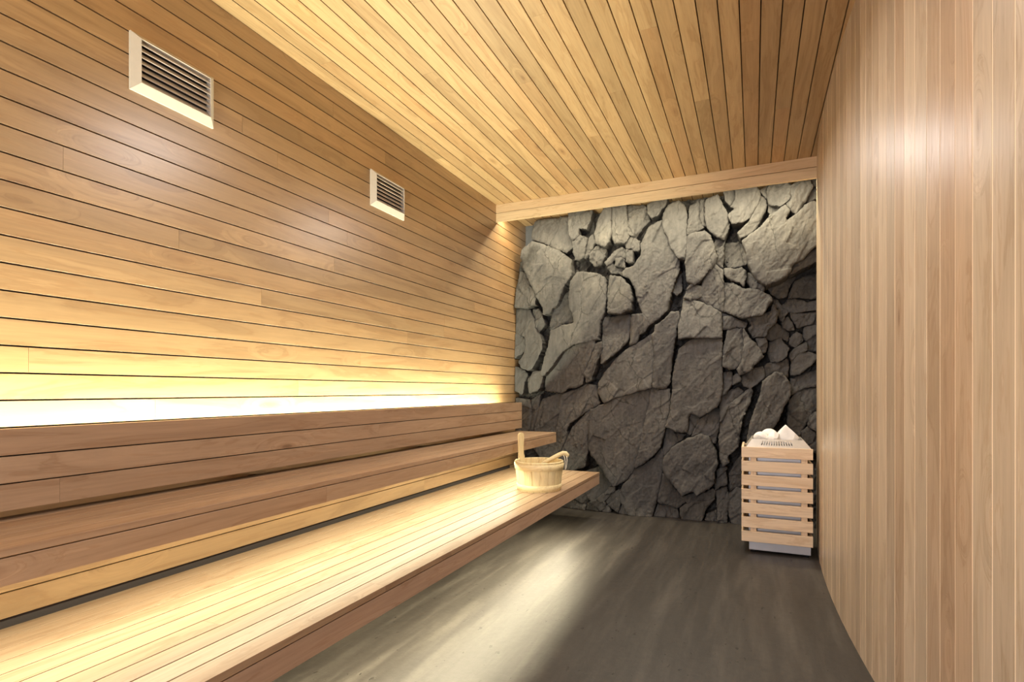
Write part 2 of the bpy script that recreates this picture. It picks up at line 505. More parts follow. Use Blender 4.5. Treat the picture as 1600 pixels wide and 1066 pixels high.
ub = empty('upper_bench', (-1.65, 1.5, 0.375))
tag(ub, 'narrow upper bench above and behind the lower bench, brown and shaded', 'bench')
xf2 = -1.494
j2 = [xf2 - 0.076 * i for i in range(6)]
for i in range(5):
    cut = 0.5 + 3.0 * ((i * 0.618 + .55) % 1)
    for a, b_ in ((YB0, cut), (cut, YE)):
        box('plank', j2[i + 1] + 0.0008, j2[i] - (0.0008 if i else 0), a + .0003, b_ - .0003, 0.666, 0.684, W_BENCH, ub, 'Y')
for a, b_ in ((YB0, 1.62), (1.62, YE)):
    box('front_board', xf2 - 0.021, xf2, a + .0003, b_ - .0003, 0.602, 0.6625, W_BENCH, ub, 'Y')
box('end_board', -1.87, xf2 - .023, YE - .021, YE, 0.602, 0.6625, W_BENCH, ub, 'X')
for yy in (-0.9, 0.4, 1.7, 3.0, 3.9):
    box('bearer', -1.985, -1.60, yy - .02, yy + .02, 0.632, 0.665, DARK, ub, 'X')

rp = empty('riser_panel', (-1.895, 1.5, 0.40))
tag(rp, 'yellow-lit upright panel of boards between the two benches', 'panel')
for za, zb in ((0.401, 0.470), (0.4735, 0.546), (0.5495, 0.618)):
    for a, b_ in ((YB0, 2.9), (2.9, YE - .02)):
        box('board', -1.903, -1.886, a + .0003, b_ - .0003, za, zb, W_WALL, rp, 'Y')
for yy in (-0.6, 1.2, 2.4, 3.5):
    box('batten', -1.984, -1.9035, yy - .02, yy + .02, 0.401, 0.618, DARK, rp, 'Z')

box('gap_shade_strip', -1.984, -1.9045, YB0, YE - .02, 0.3555, 0.4005, GAPSHADE, rp, 'Y')  # dark strip put in for the shade of the gap under the riser

br = empty('backrest', (-1.82, 1.5, 0.709))
tag(br, 'long backrest of three brown boards standing in front of the glowing wall', 'backrest')
for i in range(3):
    za = 0.7095 + 0.0737 * i
    cut = (0.9, 2.35, 3.3)[i]
    for a, b_ in ((YB0, cut), (cut, YE + .02)):
        box('board', -1.83, -1.81, a + .0003, b_ - .0003, za, za + 0.070, W_BENCH, br, 'Y')
for yy in (-0.9, 0.4, 1.7, 3.0, 4.1):
    box('batten', -1.984, -1.8335, yy - .015, yy + .015, 0.72, 0.83, DARK, br, 'X')
box('backing', -1.833, -1.8304, YB0, YE + .015, 0.716, 0.921, BLACK, br, 'Y')  # added unseen sheet, stops strip light leaking through the board joints
box('light_blocker', -1.984, -1.8335, YB0, YE, 0.835, 0.843, DARK, br, 'Y')  # added out of sight to keep strip light from leaking below the backrest

# ------------------------------------------------------------------ vents
def make_vent(yc, zc, label):
    W, H = 0.319, 0.203
    root = empty('air_vent', (XW, yc, zc))
    tag(root, label, 'vent', 'louvred vents on the left wall')
    t, dp = 0.026, 0.028
    def rail(a, b_, name='frame_rail'):
        # outer edge lies on the wall side, face slopes up to an inner lip
        (oy0, oz0), (oy1, oz1), (iy0, iz0), (iy1, iz1) = a[0], a[1], b_[0], b_[1]
        xo, xi = XW + 0.008, XW + dp
        v = [(XW, oy0, oz0), (XW, oy1, oz1), (xo, oy0, oz0), (xo, oy1, oz1), (xi, iy0, iz0), (xi, iy1, iz1), (XW, iy0, iz0), (XW, iy1, iz1)]
        v = [(x, y + yc, z_ + zc) for x, y, z_ in v]
        fz = [(0, 1, 3, 2), (2, 3, 5, 4), (4, 5, 7, 6), (0, 2, 4, 6), (1, 7, 5, 3), (0, 6, 7, 1)]
        c = sum((Vector(p) for p in v), Vector()) / 8
        link_mesh(name, fixn(mesh(name, [Vector(p) - c for p in v], fz)), WHITE, root, c)
    o = [(-W / 2, -H / 2), (W / 2, -H / 2), (W / 2, H / 2), (-W / 2, H / 2)]
    n_ = [(-W / 2 + t, -H / 2 + t * 1.1), (W / 2 - t, -H / 2 + t * 1.1), (W / 2 - t, H / 2 - t * .8), (-W / 2 + t, H / 2 - t * .8)]
    for q in range(4):
        rail((o[q], o[(q + 1) % 4]), (n_[q], n_[(q + 1) % 4]))
    me = None
    nb = 7
    zlo, zhi = n_[0][1], n_[2][1]
    for q in range(nb):
        zz = zlo + (zhi - zlo) * (q + 0.62) / nb
        if me is None:
            me = fixn(board_mesh('louvre', W - 2 * t, 0.029, 0.0036, 0.0006))
        b_ = link_mesh('louvre', me, WHITE, root, (XW + 0.014, yc, zc + zz))
        # blade slopes down towards the room
        b_.rotation_euler = Matrix((Vector((0, 1, 0)), Vector((-0.643, 0, 0.766)), Vector((0, 1, 0)).cross(Vector((-0.643, 0, 0.766))))).transposed().to_euler()
    box('backing', XW + 0.0003, XW + 0.002, yc - W / 2 + t, yc + W / 2 - t, zc + zlo, zc + zhi, DARK, root, 'Y')

make_vent(1.353, 2.179, 'white louvred air vent on the left wall nearest the viewer, high at the upper left')
make_vent(2.655, 2.181, 'white louvred air vent farther along the left wall, nearer to the rock')

# ------------------------------------------------------------------ rock face
def perlin(x, y, seed=0):
    xi = np.floor(x).astype(np.int64); yi = np.floor(y).astype(np.int64)
    xf_, yf_ = x - xi, y - yi
    def g(ix, iy):
        h = (ix * 374761393 + iy * 668265263 + seed * 974634777) & 0x7fffffff
        h = ((h ^ (h >> 13)) * 1274126177) & 0x7fffffff
        a = (h ^ (h >> 16)) % 4096 / 4096.0 * 2 * np.pi
        return np.cos(a), np.sin(a)
    u = xf_ * xf_ * xf_ * (xf_ * (xf_ * 6 - 15) + 10); v_ = yf_ * yf_ * yf_ * (yf_ * (yf_ * 6 - 15) + 10)
    def dot(ix, iy, dx, dy):
        cx, cy = g(ix, iy); return cx * dx + cy * dy
    a = dot(xi, yi, xf_, yf_); b_ = dot(xi + 1, yi, xf_ - 1, yf_)
    c = dot(xi, yi + 1, xf_, yf_ - 1); d = dot(xi + 1, yi + 1, xf_ - 1, yf_ - 1)
    return (a + (b_ - a) * u) * (1 - v_) + (c + (d - c) * u) * v_ * 1.0

def fbm(x, y, seed=0, oct_=4, gain=0.5):
    s, amp = 0, 1.0
    for o in range(oct_):
        s = s + perlin(x * 2 ** o, y * 2 ** o, seed + o * 17) * amp; amp *= gain
    return s

def facets(x, y, seed=0):
    """piecewise tilted planes: chipped stone"""
    xi = np.floor(x).astype(np.int64); yi = np.floor(y).astype(np.int64)
    best = np.full(x.shape, 1e9); val = np.zeros(x.shape)
    for ox in (-1, 0, 1):
        for oy in (-1, 0, 1):
            ix, iy = xi + ox, yi + oy
            h = (ix * 73856093 ^ iy * 19349663 ^ seed * 83492791) & 0x7fffffff
            h = ((h ^ (h >> 13)) * 1274126177) & 0x7fffffff
            r1 = (h % 1024) / 1024.0; r2 = ((h >> 10) % 1024) / 1024.0; r3 = ((h >> 5) % 977) / 977.0; r4 = ((h >> 8) % 991) / 991.0
            px, py = ix + r1, iy + r2
            d = (x - px) ** 2 + (y - py) ** 2
            m_ = d < best
            best = np.where(m_, d, best)
            val = np.where(m_, (x - px) * (r3 - .5) * 1.6 + (y - py) * (r4 - .5) * 1.6 + (r1 - .5) * 0.25, val)
    return val

def unproject(u, v_, Y):
    r = (u - UH) / F; t = (VH - v_) / F
    X, YY = r * CS - SN, CS + r * SN
    kk = Y / YY
    return X * kk, t * kk + EYE

def poly_sdf(px, pz, P):
    """positive inside"""
    n = len(P)
    d = np.full(px.shape, 1e9); inside = np.zeros(px.shape, bool)
    for i_ in range(n):
        ax, az = P[i_]; bx, bz = P[(i_ + 1) % n]
        ex, ez = bx - ax, bz - az
        wx, wz = px - ax, pz - az
        tt = np.clip((wx * ex + wz * ez) / (ex * ex + ez * ez + 1e-12), 0, 1)
        d = np.minimum(d, (wx - ex * tt) ** 2 + (wz - ez * tt) ** 2)
        c = ((az > pz) != (bz > pz)) & (px < ex * (pz - az) / (ez + (1e-12 if abs(ez) < 1e-12 else 0)) + ax)
        inside ^= c
    d = np.sqrt(d)
    return np.where(inside, d, -d)

rf = empty('rock_face', (-0.8, 4.6, 0.0))
tag(rf, 'rugged dark grey rock face of cracked slabs filling the far end, lit from above', 'rock wall')
ROOT = np.array([-0.8, 4.6, 0.0])
YROCK = 4.60
XL = XW + 0.004
GS = 0.0062

def ca(x, z_):     # coordinates turned along the run of the strata
    a = math.radians(58)
    return x * math.cos(a) + z_ * math.sin(a), -x * math.sin(a) + z_ * math.cos(a)

def slab(pts, off, rough, idx, tilt=None):
    Yp = YROCK - off
    P = [unproject(u, v_, Yp) for u, v_ in pts]
    P = np.array(P)
    x0, z0 = P.min(0) - 0.02; x1, z1 = P.max(0) + 0.02
    nx, nz = int((x1 - x0) / GS) + 2, int((z1 - z0) / GS) + 2
    gx, gz = np.meshgrid(x0 + np.arange(nx) * GS, z0 + np.arange(nz) * GS, indexing='ij')
    def sd(x, z_):
        wx = x + 0.008 * perlin(x * 14, z_ * 14, 5) + 0.006 * perlin(x * 45, z_ * 45, 9)
        wz = z_ + 0.008 * perlin(x * 14, z_ * 14, 25) + 0.006 * perlin(x * 45, z_ * 45, 29)
        return poly_sdf(wx, wz, P) + 0.0075
    s = sd(gx, gz)
    cell = (np.maximum.reduce([s[:-1, :-1], s[1:, :-1], s[:-1, 1:], s[1:, 1:]]) > 0)
    use = np.zeros(s.shape, bool)
    for a, b_ in ((0, 0), (1, 0), (0, 1), (1, 1)):
        use[a:nx - 1 + a, b_:nz - 1 + b_] |= cell
    # pull outside vertices onto the outline
    xx, zz, ss = gx.copy(), gz.copy(), s.copy()
    e = 0.001
    for _ in range(3):
        mk = use & (ss < 0)
        if not mk.any(): break
        qx, qz, qs = xx[mk], zz[mk], ss[mk]
        dx = (sd(qx + e, qz) - sd(qx - e, qz)) / (2 * e); dz = (sd(qx, qz + e) - sd(qx, qz - e)) / (2 * e)
        nrm = np.maximum(dx * dx + dz * dz, 0.25)
        xx[mk] = qx - qs * dx / nrm; zz[mk] = qz - qs * dz / nrm
        ss[mk] = sd(xx[mk], zz[mk])
    xx = np.maximum(xx, XL); zz = np.clip(zz, 0.002, CEIL - 0.003)
    dd = np.maximum(ss, 0)
    size = max(1e-3, float(dd.max()))
    ext = max(x1 - x0, z1 - z0) / 2
    cx, cz = P.mean(0)
    if tilt is None:
        amp = min(0.28, 0.045 / ext)
        tx = (rng.random() - 0.5) * 2 * amp
        tz = (rng.random() * 1.2 - 0.25) * amp
    else:
        tx, tz = tilt
    ew = np.clip(0.016 + 0.030 * perlin(xx * 9 + idx, zz * 9, 41), 0.003, 0.05)
    ew = np.minimum(ew, size * 0.7)
    edge = 1 - np.clip(dd / ew, 0, 1)
    hgt = -0.35 * ew * edge ** 1.6 - 0.003 * (dd < 0.002)
    hgt = hgt - (xx - cx) * tx - (zz - cz) * tz
    p, q = ca(xx, zz)
    sc = idx * 3.7
    wp, wq = p + 0.03 * perlin(p * 6, q * 6, 51), q + 0.03 * perlin(p * 6, q * 6, 52)
    crk = np.abs(fbm(wp * 4.0 + sc, wq * 8.0, idx + 90, 3))
    hgt = hgt + rough * (0.022 * facets(wp * 3.2 + sc, wq * 8 + sc, idx) + 0.007 * facets(wp * 9 + sc, wq * 26, idx + 3)
                         + 0.011 * fbm(p * 4 + sc, q * 15, idx, 5, 0.55) + 0.004 * fbm(xx * 50, zz * 50, idx + 7, 3)
                         - 0.004 * np.clip(1 - crk / 0.02, 0, 1) ** 1.5)
    yy = Yp - hgt
    ids = -np.ones(s.shape, np.int64); ids[use] = np.arange(use.sum())
    verts = np.stack([xx[use], yy[use], zz[use]], 1)
    ii, jj = np.nonzero(cell)
    quads = np.stack([ids[ii, jj], ids[ii + 1, jj], ids[ii + 1, jj + 1], ids[ii, jj + 1]], 1)
    # skirt: outline edges run back into the rock
    cp = np.zeros((nx + 1, nz + 1), bool); cp[1:nx, 1:nz] = cell
    sk = []
    bverts = {}
    vl = [verts]
    nv = len(verts)
    extra = []
    def back(i_):
        nonlocal nv
        if i_ not in bverts:
            p_ = verts[i_]
            extra.append((p_[0], max(p_[1] + 0.02, YROCK + 0.14), p_[2]))
            bverts[i_] = nv; nv += 1
        return bverts[i_]
    for i_, j_ in zip(ii, jj):
        a, b_, c, d = ids[i_, j_], ids[i_ + 1, j_], ids[i_ + 1, j_ + 1], ids[i_, j_ + 1]
        if not cp[i_, j_ + 1]: sk.append((a, d, back(d), back(a)))          # x-
        if not cp[i_ + 2, j_ + 1]: sk.append((c, b_, back(b_), back(c)))    # x+
        if not cp[i_ + 1, j_]: sk.append((b_, a, back(a), back(b_)))        # z-
        if not cp[i_ + 1, j_ + 2]: sk.append((d, c, back(c), back(d)))      # z+
    allv = np.concatenate([verts, np.array(extra).reshape(-1, 3)]) - ROOT
    faces = np.concatenate([quads, np.array(sk, np.int64).reshape(-1, 4)])
    me = bpy.data.meshes.new('rock_slab')
    me.vertices.add(len(allv)); me.vertices.foreach_set('co', allv.ravel())
    me.loops.add(faces.size); me.loops.foreach_set('vertex_index', faces.ravel().astype(np.int32))
    me.polygons.add(len(faces))
    me.polygons.foreach_set('loop_start', (np.arange(len(faces)) * 4).astype(np.int32))
    me.polygons.foreach_set('loop_total', np.full(len(faces), 4, np.int32))
    sm = np.ones(len(faces), bool); sm[len(quads):] = False
    me.polygons.foreach_set('use_smooth', sm)
    me.update(calc_edges=True); me.validate()
    o = link_mesh('rock_slab', me, ROCK, rf, tuple(ROOT))
    return o

# outlines of the slabs as seen from the viewer's eye, each stood at its own depth: (how far it stands out, roughness, outline)
SLABS = [
 (.02, 1.0, [(835,346),(840,343),(889,337),(890,360),(893,372),(894,388),(885,395),(873,391),(860,384),(847,378),(834,374),(832,371)]),
 (.10, .8, [(817,389),(831,378),(851,383),(875,394),(890,405),(890,429),(878,449),(870,473),(858,488),(849,490),(848,480),(839,463),(831,446),(819,419),(815,402)]),
 (.08, .8, [(811,424),(818,426),(829,446),(838,463),(836,476),(822,481),(806,480),(806,449)]),
 (.09, .6, [(803,482),(824,483),(832,497),(835,515),(843,524),(847,537),(847,546),(840,563),(832,576),(827,579),(815,574),(811,566),(819,553),(822,540),(818,524),(803,521)]),
 (.06, .8, [(803,523),(812,523),(818,530),(820,545),(812,554),(803,560)]),
 (.06, .8, [(832,484),(840,484),(847,492),(849,500),(850,508),(844,516),(840,521),(837,510),(834,496)]),
 (.10, .6, [(833,581),(847,581),(848,590),(844,603),(839,610),(827,614),(824.6,605),(824.6,592)]),
 (.07, .8, [(804,574),(818,579),(823,586),(819,598),(818,605),(815,616),(804,610)]),
 (.11, .6, [(900,424),(916,425),(933,426),(941,432),(944.5,446),(944,466),(942,486),(937,497),(935,512),(933,530),(920,533),(898,537),(880,549),(862,575),(851,588),(849,583),(854,560),(860,540),(862,518),(880,510),(896,505),(896,492),(890,480),(889,450),(892,437)]),
 (.03, 1.4, [(866,480),(874,462),(886,455),(888,470),(890,484),(895,494),(894,503),(880,508),(863,516),(862,500)]),
 (.075, .8, [(929.5,531),(929.5,538),(923.5,553),(915,576),(912,588),(909,600),(900,605),(886,606),(878,613),(865,613),(852,610),(850,603),(854,586),(868,567),(876,553),(890,543),(905,537),(920,534)]),
 (.10, 1.1, [(930,538),(938.5,535),(939.5,542),(931.5,565),(920.5,594),(915.5,597),(913.5,585),(916.5,576),(925,553)]),
 (.10, .6, [(951,430),(969,432),(983,446),(987,466),(984.6,483),(969,490),(949,488),(948.5,460)]),
 (.06, .9, [(943,496),(983,492),(985,510),(979,534),(962,551),(941,568),(939,551),(942,524)]),
 (.06, .9, [(888,333),(905,330),(923.5,328),(920,345),(915.5,357),(903.5,355),(903.5,367),(896,375),(891,368),(889,350)]),
 (.05, .9, [(895.4,376),(904,368),(916.5,371),(913.5,390),(910.5,400),(903.5,405),(899.4,405),(895.4,394)]),
 (.07, .7, [(943,326),(954.6,322),(954.6,363),(951.6,378),(943.6,385),(929.5,378),(927.5,365),(933.5,345)]),
 (.03, 1.3, [(922.5,398),(933.5,385),(945.6,389),(944.6,400),(938.5,414),(929.5,416),(922.5,408)]),
 (.02, 1.3, [(917,376),(925,368),(930,380),(922,396),(916,404),(912,402),(915,390)]),
 (.06, 1.0, [(957,324),(977,320),(979,345),(981,370),(975,379),(960,379),(956,365)]),
 (.06, 1.0, [(1012,318),(1031,310),(1033,324),(1027,336),(1018,339),(1012,332)]),
 (.05, 1.0, [(1033,310),(1042,308),(1038,322),(1034,325)]),
 (.03, 1.8, [(980,322),(1002,318),(1011,326),(1013,344),(1003,357),(997,365),(993,371),(982,366)]),
 (.05, 1.4, [(983,369),(993,373),(1000,378),(998,392),(990,392),(988,388),(979,388),(977,381)]),
 (.09, .6, [(1044,318),(1058,313),(1067,318),(1071,328),(1072,350),(1072,380),(1069,405),(1061,404),(1050,388),(1044,370),(1037,356),(1036,332)]),
 (.085, .7, [(1028,346),(1034,344),(1037,360),(1043,372),(1050,391),(1061,407),(1060,420),(1055,436),(1048,454),(1045,470),(1040,487),(1028,498),(1017,506),(1010,500),(1003,485),(996,465),(991,447),(984,434),(970,428),(977,420),(990,416),(1003,398),(1000,385),(1005,372),(1014,354)]),
 (.08, .9, [(961,403),(975,405),(975,418),(961,414)]),
 (.09, .8, [(979,391),(987,392),(988,410),(979,408)]),
 (.05, 1.3, [(963,419),(974,421),(969,427),(962,427),(955,426),(950,419),(955,410),(960,415)]),
 (.05, 1.2, [(947,412),(955,400),(960,392),(970,386),(978,390),(977,402),(962,401),(957,408),(950,416)]),
 (.07, 1.0, [(1078,322),(1089.5,313),(1091.5,330),(1091,340),(1098,355),(1085.5,361),(1075.5,367),(1076.5,340)]),
 (.11, .55, [(1075,369),(1084.5,364),(1100,361),(1108.5,367),(1113.5,380),(1119,400),(1116,411),(1103,426),(1093,437),(1085,443),(1074,440),(1072,415),(1072,390)]),
 (.05, 1.2, [(1092,314),(1100,312),(1100,345),(1103,353),(1098,352),(1093,338)]),
 (.09, .8, [(1102,316),(1107,310),(1121,306),(1129,319),(1138,341),(1138,350),(1135,364),(1130,374),(1121,370),(1112,362),(1104,351),(1102,335)]),
 (.07, .9, [(1131,299),(1147,292),(1150,308),(1142,320),(1134,313)]),
 (.10, .9, [(1150,293),(1175.7,286),(1186,296),(1187,303),(1182,319),(1169.5,341),(1160,346),(1144,349),(1139.6,337),(1144,331),(1153,326),(1143,323),(1150,311)]),
 (.09, .8, [(1188,304),(1196,311),(1198,318),(1192,333),(1182,355),(1170.6,367),(1158,374),(1154,365),(1169.5,350),(1182,326)]),
 (.10, 1.1, [(1201,292),(1209,282),(1228,279),(1234,288),(1233.5,309),(1227,318),(1219,323),(1203,317),(1200,306)]),
 (.05, 1.1, [(1188,298),(1199,290),(1201,305),(1197,309)]),
 (.12, 1.0, [(1235,290),(1253,281),(1265,284),(1270,291),(1264.5,302),(1258,313),(1248,328),(1243,334),(1234,325),(1229,319),(1237.6,305)]),
 (.09, 1.0, [(1258,277),(1290,270),(1290,293),(1271,290),(1264,282)]),
 (.07, 1.0, [(1271,294),(1290,296),(1290,318),(1274,310),(1262,315),(1266,303)]),
 (.06, 1.0, [(1203,320),(1218,326),(1212,331),(1204,335),(1201,330)]),
 (.15, .55, [(1203,336),(1213,331),(1227,321),(1233,328),(1226,340),(1229,346),(1243,336),(1259,319),(1272,313),(1286,318),(1284,350),(1279,380),(1268,388),(1254,402),(1236,414),(1233,425),(1228,430),(1212,440),(1198,444),(1192,442),(1178,428),(1175,421),(1169,411),(1168,395),(1161,380),(1161,377),(1173,367),(1187,356),(1197,346)], ),
 (.08, .9, [(1238,416),(1254,405),(1268,394),(1284,386),(1284,404),(1268,411),(1248,421),(1235,428)]),
 (.01, 1.4, [(1133,380),(1158,378),(1166,395),(1168,410),(1165,414),(1150,418),(1138,418),(1131,405)]),
 (.08, .8, [(1131,419),(1150,421),(1158,418),(1165,426),(1166,434),(1161,446),(1157,441),(1143,437),(1132,428)]),
 (.06, 1.0, [(1168,440),(1170,427),(1177,431),(1192,446),(1194,451),(1191,456),(1182,453),(1174,450)]),
 (.10, .8, [(1131,441),(1143,441),(1161,451),(1178,453),(1192,458),(1201,463),(1205,471),(1198,478),(1196,484),(1190,491),(1169,495),(1161,496),(1146,491),(1131,485)]),
 (.05, 1.6, [(1169,498),(1192,492),(1206,486),(1208,478),(1215,490),(1211,504),(1200,514),(1196,525),(1178,526),(1170,514),(1176,508)]),
 (.07, .8, [(1138,515),(1154,512),(1161,514),(1161,540),(1157,566),(1150,575),(1140,578),(1131,572),(1131,545)]),
 (.08, .8, [(1162,514),(1171,528),(1180,538),(1187,546),(1192,558),(1176,571),(1174,578),(1157,585),(1152,577),(1159,566),(1163,540)]),
 (.04, 1.0, [(1130,490),(1152,500),(1166,505),(1163,511),(1152,510),(1138,513),(1130,515)]),
 (.00, 1.0, [(1243,440),(1262,430),(1284,425),(1284,464),(1262,466),(1250,464),(1232,466),(1238,452)]),
 (.01, 1.1, [(1232,468),(1252,469),(1262,474),(1284,468),(1284,484),(1262,484),(1245,488),(1232,486),(1222,478)]),
 (-.01, 1.2, [(1200,449),(1215,443),(1236,430),(1242,434),(1232,450),(1228,464),(1217,466),(1206,460)]),
 (.01, 1.3, [(1207,466),(1216,469),(1222,482),(1230,488),(1222,502),(1216,494),(1209,480)]),
 (.02, 1.0, [(1222,504),(1231.5,496),(1240,515),(1234,516),(1223,512)]),
 (.00, 1.1, [(1236,490),(1255,490),(1284,488),(1284,503),(1258,508),(1246,511),(1240,503)]),
 (.02, 1.0, [(1235,528),(1246,519),(1253,524),(1254,531),(1247,538),(1242,542),(1234.6,538)]),
 (.03, 1.0, [(1202,535),(1219,529),(1226,538),(1232,546),(1229,556),(1216,565),(1204,565),(1201,552)]),
 (.03, 1.0, [(1181,530),(1196,529),(1198.4,540),(1196,548),(1191,550),(1186,541)]),
 (.01, 1.2, [(1200,516),(1214,506),(1222,514),(1232,520),(1231,532),(1221,527),(1203,531),(1198,528)]),
 (.03, .9, [(1238,562),(1252,553),(1264,551),(1280,556),(1266,571),(1250,584),(1236,586)]),
 (.03, 1.1, [(1242,546),(1252,540),(1259,536),(1261,546),(1256,549),(1249,552),(1243,560),(1236,562),(1235,555)]),
 (.02, 1.1, [(1196,572),(1204,568),(1220,567),(1230,561),(1232,575),(1230,589),(1222,582),(1212,579),(1203,585),(1195,590)]),
 (-.01, 1.1, [(1258,512),(1284,506),(1284,548),(1264,548),(1262,535),(1256,528)]),
 (.10, .6, [(1192,597),(1205,587),(1213,582),(1222,583),(1229,593),(1234.5,605),(1234.5,616),(1227,631),(1220,644),(1215,658),(1205,670),(1194,682),(1178,700),(1168,700),(1169.5,678),(1173.7,657),(1184,631),(1191,611)]),
 (.01, .9, [(1234.5,625),(1249,611),(1284,606),(1284,629),(1266.5,648),(1255,668),(1250,682),(1241,676),(1231.5,665),(1232,640)]),
 (.03, .9, [(1266.5,650),(1284,640),(1284,678),(1263.4,665)]),
 (.03, .9, [(1253,676),(1263,668),(1284,686),(1284,710),(1255,700)]),
 (.00, 1.0, [(1235.6,592),(1254,588),(1284,575),(1284,602),(1257,606),(1236.6,616)]),
 (.06, 1.0, [(1130,582),(1143,582),(1142,600),(1133,616),(1127,618),(1130,600)]),
 (.05, 1.0, [(1145,588),(1155,584),(1157,594),(1145,601)]),
 (.03, 1.3, [(1158,590),(1170,582),(1180,576),(1192,574),(1194,590),(1184,598),(1172,606),(1162,603)]),
 (.08, 1.0, [(1172,607),(1175,612),(1171,630),(1164,642),(1159,655),(1154,685),(1152,698),(1135,714),(1138,722),(1130,729),(1125,710),(1124,683),(1127,662),(1135,646),(1143,630),(1156,619)]),
 (.05, 1.2, [(1126,622),(1140,612),(1154,606),(1160,612),(1150,620),(1142,628),(1134,645),(1126,658)]),
 (.10, .6, [(1068,466),(1090,471),(1110,478),(1126,488),(1127,527),(1100,528),(1084,527),(1061,529),(1061,505),(1066,485)]),
 (.095, .55, [(1084,530),(1105,529.5),(1127,529.5),(1127,560),(1128,600),(1125,625),(1119,636),(1105,644),(1092,652),(1079,644),(1074,652),(1073,670),(1071,675),(1055,674),(1041,667),(1043,656),(1047,644),(1049,630),(1051,608),(1051,595),(1055,570),(1061,548),(1070,538)]),
 (.09, .7, [(987,492),(1006,491),(1014,500),(1015,507),(1008,516),(998,522),(993,535),(984,539),(984,520),(986,505)]),
 (.085, .6, [(962,560),(980,546),(993,538),(1016,523),(1021,540),(1020,570),(1017,606),(1003,609),(985,615),(960,621),(945,630),(934,612),(936,598),(945,582)]),
 (.10, .6, [(1049,488),(1060,488),(1060,496),(1056,513),(1053,532),(1048,560),(1046,597),(1040,606),(1020,606),(1022,570),(1023,545),(1019,523),(1023,519),(1025,509),(1039,499)]),
 (.09, .6, [(960,623),(985,617),(1004,611),(1015,609),(1013,626),(1005,660),(1001,682),(998,705),(990,731),(987,739),(975,751),(960,760),(947,745),(940,731),(934,722),(925,712),(920,700),(920,680),(921,655),(923,641),(935,635),(947,632)]),
 (.10, .6, [(1017,608),(1044,609),(1046,630),(1044,644),(1041,650),(1039,667),(1034,682),(1030,700),(1020,711),(1008,722),(993,730),(1000,705),(1003,682),(1008,660),(1015,626)]),
 (.06, .8, [(845,626),(862,618),(880,615),(905,607),(915,601),(930,603),(933,615),(936,630),(920,640),(905,650),(890,662),(884,672),(886,680),(878,700),(868,716),(850,718),(835,700),(835,665),(840,645)]),
 (.07, .8, [(921,642),(918,680),(918,706),(914,728),(895,736),(865,738),(850,730),(852,719),(869,717),(880,700),(888,680),(895,668),(907,655)]),
 (.05, .8, [(803,622),(826,625),(829,640),(828,655),(825,672),(803,690)]),
 (.03, 1.2, [(829,626),(843,618),(841,640),(834,665),(834,690),(828,680),(830,655)]),
 (.04, .8, [(914,738),(937,730),(945,748),(955,760),(950,768),(945,771),(935,780),(926,782),(918,775),(913,763)]),
 (.06, .9, [(893,776),(911,764),(914,770),(920,780),(914,788),(905,783)]),
 (.08, .9, [(946,772),(952,763),(960,762),(959,769),(951,773)]),
 (.08, 1.0, [(934,780),(943,772),(951,775),(944,783),(937,784)]),
 (.08, 1.0, [(923,784),(933,782),(944,785),(946,796),(938,798),(930,790)]),
 (.09, 1.0, [(950,791),(957,783),(968,775),(969,786),(966,800),(959,797)]),
 (.06, 1.0, [(952,776),(961,769),(968,766),(969,773),(957,782),(950,788),(946,784)]),
 (.07, 1.0, [(940,799),(949,791),(953,798),(949,804),(940,803)]),
 (.08, 1.0, [(968,802),(970,788),(976,788),(984,800),(984,806),(970,806)]),
 (.05, .9, [(872,784),(889,778),(904,786),(916,790),(914,797),(872,792)]),
 (.05, 1.0, [(906,791),(918,785),(930,793),(938,800),(936,803),(912,798)]),
 (.09, .6, [(990,735),(1008,727),(1022,716),(1033,702),(1036,718),(1031,745),(1027,770),(1022,790),(1017,812),(986,808),(978,795),(971,783),(970,770),(975,757),(988,742)]),
 (.14, .7, [(1094,680),(1106,684),(1111,694),(1117,707),(1120,726),(1115,740),(1114,756),(1108,763),(1089,773),(1083,767),(1066,773),(1059,764),(1041,743),(1037,733),(1038,716),(1052,700),(1070,688)]),
 (.06, .9, [(1035,740),(1044,748),(1053,764),(1065,777),(1070,784),(1058,794),(1048,791),(1028,784),(1029,770)]),
 (.08, .7, [(1076,786),(1089,782),(1102,785),(1115,781),(1104,791),(1098,806),(1095,818),(1066,816),(1062,796)]),
 (.07, .9, [(1066,778),(1086,771),(1089,775),(1088,781),(1076,785)]),
 (.07, 1.1, [(1092,775),(1113,765),(1117,768),(1115,780),(1100,783),(1090,781)]),
 (.06, 1.0, [(1121,737),(1130,731),(1136,732),(1122,746)]),
 (.05, 1.0, [(1118,750),(1134,738),(1135,756),(1118,764)]),
 (.04, 1.2, [(1105,806),(1119,798),(1122,822),(1101,818)]),
 (.05, 1.2, [(1119,768),(1135,762),(1138,784),(1133,824),(1122,818),(1122,787)]),
 (.05, 1.0, [(1140,772),(1151,764),(1160,766),(1170,820),(1160,832),(1143,826),(1139,793)]),
 (.02, 1.1, [(1140,742),(1150,722),(1164,704),(1180,704),(1172,764),(1152,760),(1142,764)]),
 (.02, 1.1, [(1185,700),(1230,680),(1252,706),(1252,790),(1180,800)]),
 (.02, 1.1, [(1172,770),(1182,802),(1252,792),(1284,712),(1290,850),(1178,836)]),
 (.04, 1.1, [(1028,788),(1048,793),(1058,797),(1062,816),(1022,812)]),
 (.03, 1.0, [(1041,670),(1055,678),(1070,680),(1060,690),(1050,698),(1040,711),(1037,702)]),
 (.05, 1.0, [(1075,656),(1080,648),(1092,655),(1085,670),(1078,678),(1074,676)]),
 (.05, 1.3, [(1095,655),(1106,647),(1121,638),(1125,644),(1123,662),(1117,692),(1110,686),(1097,677),(1082,681),(1088,668)]),
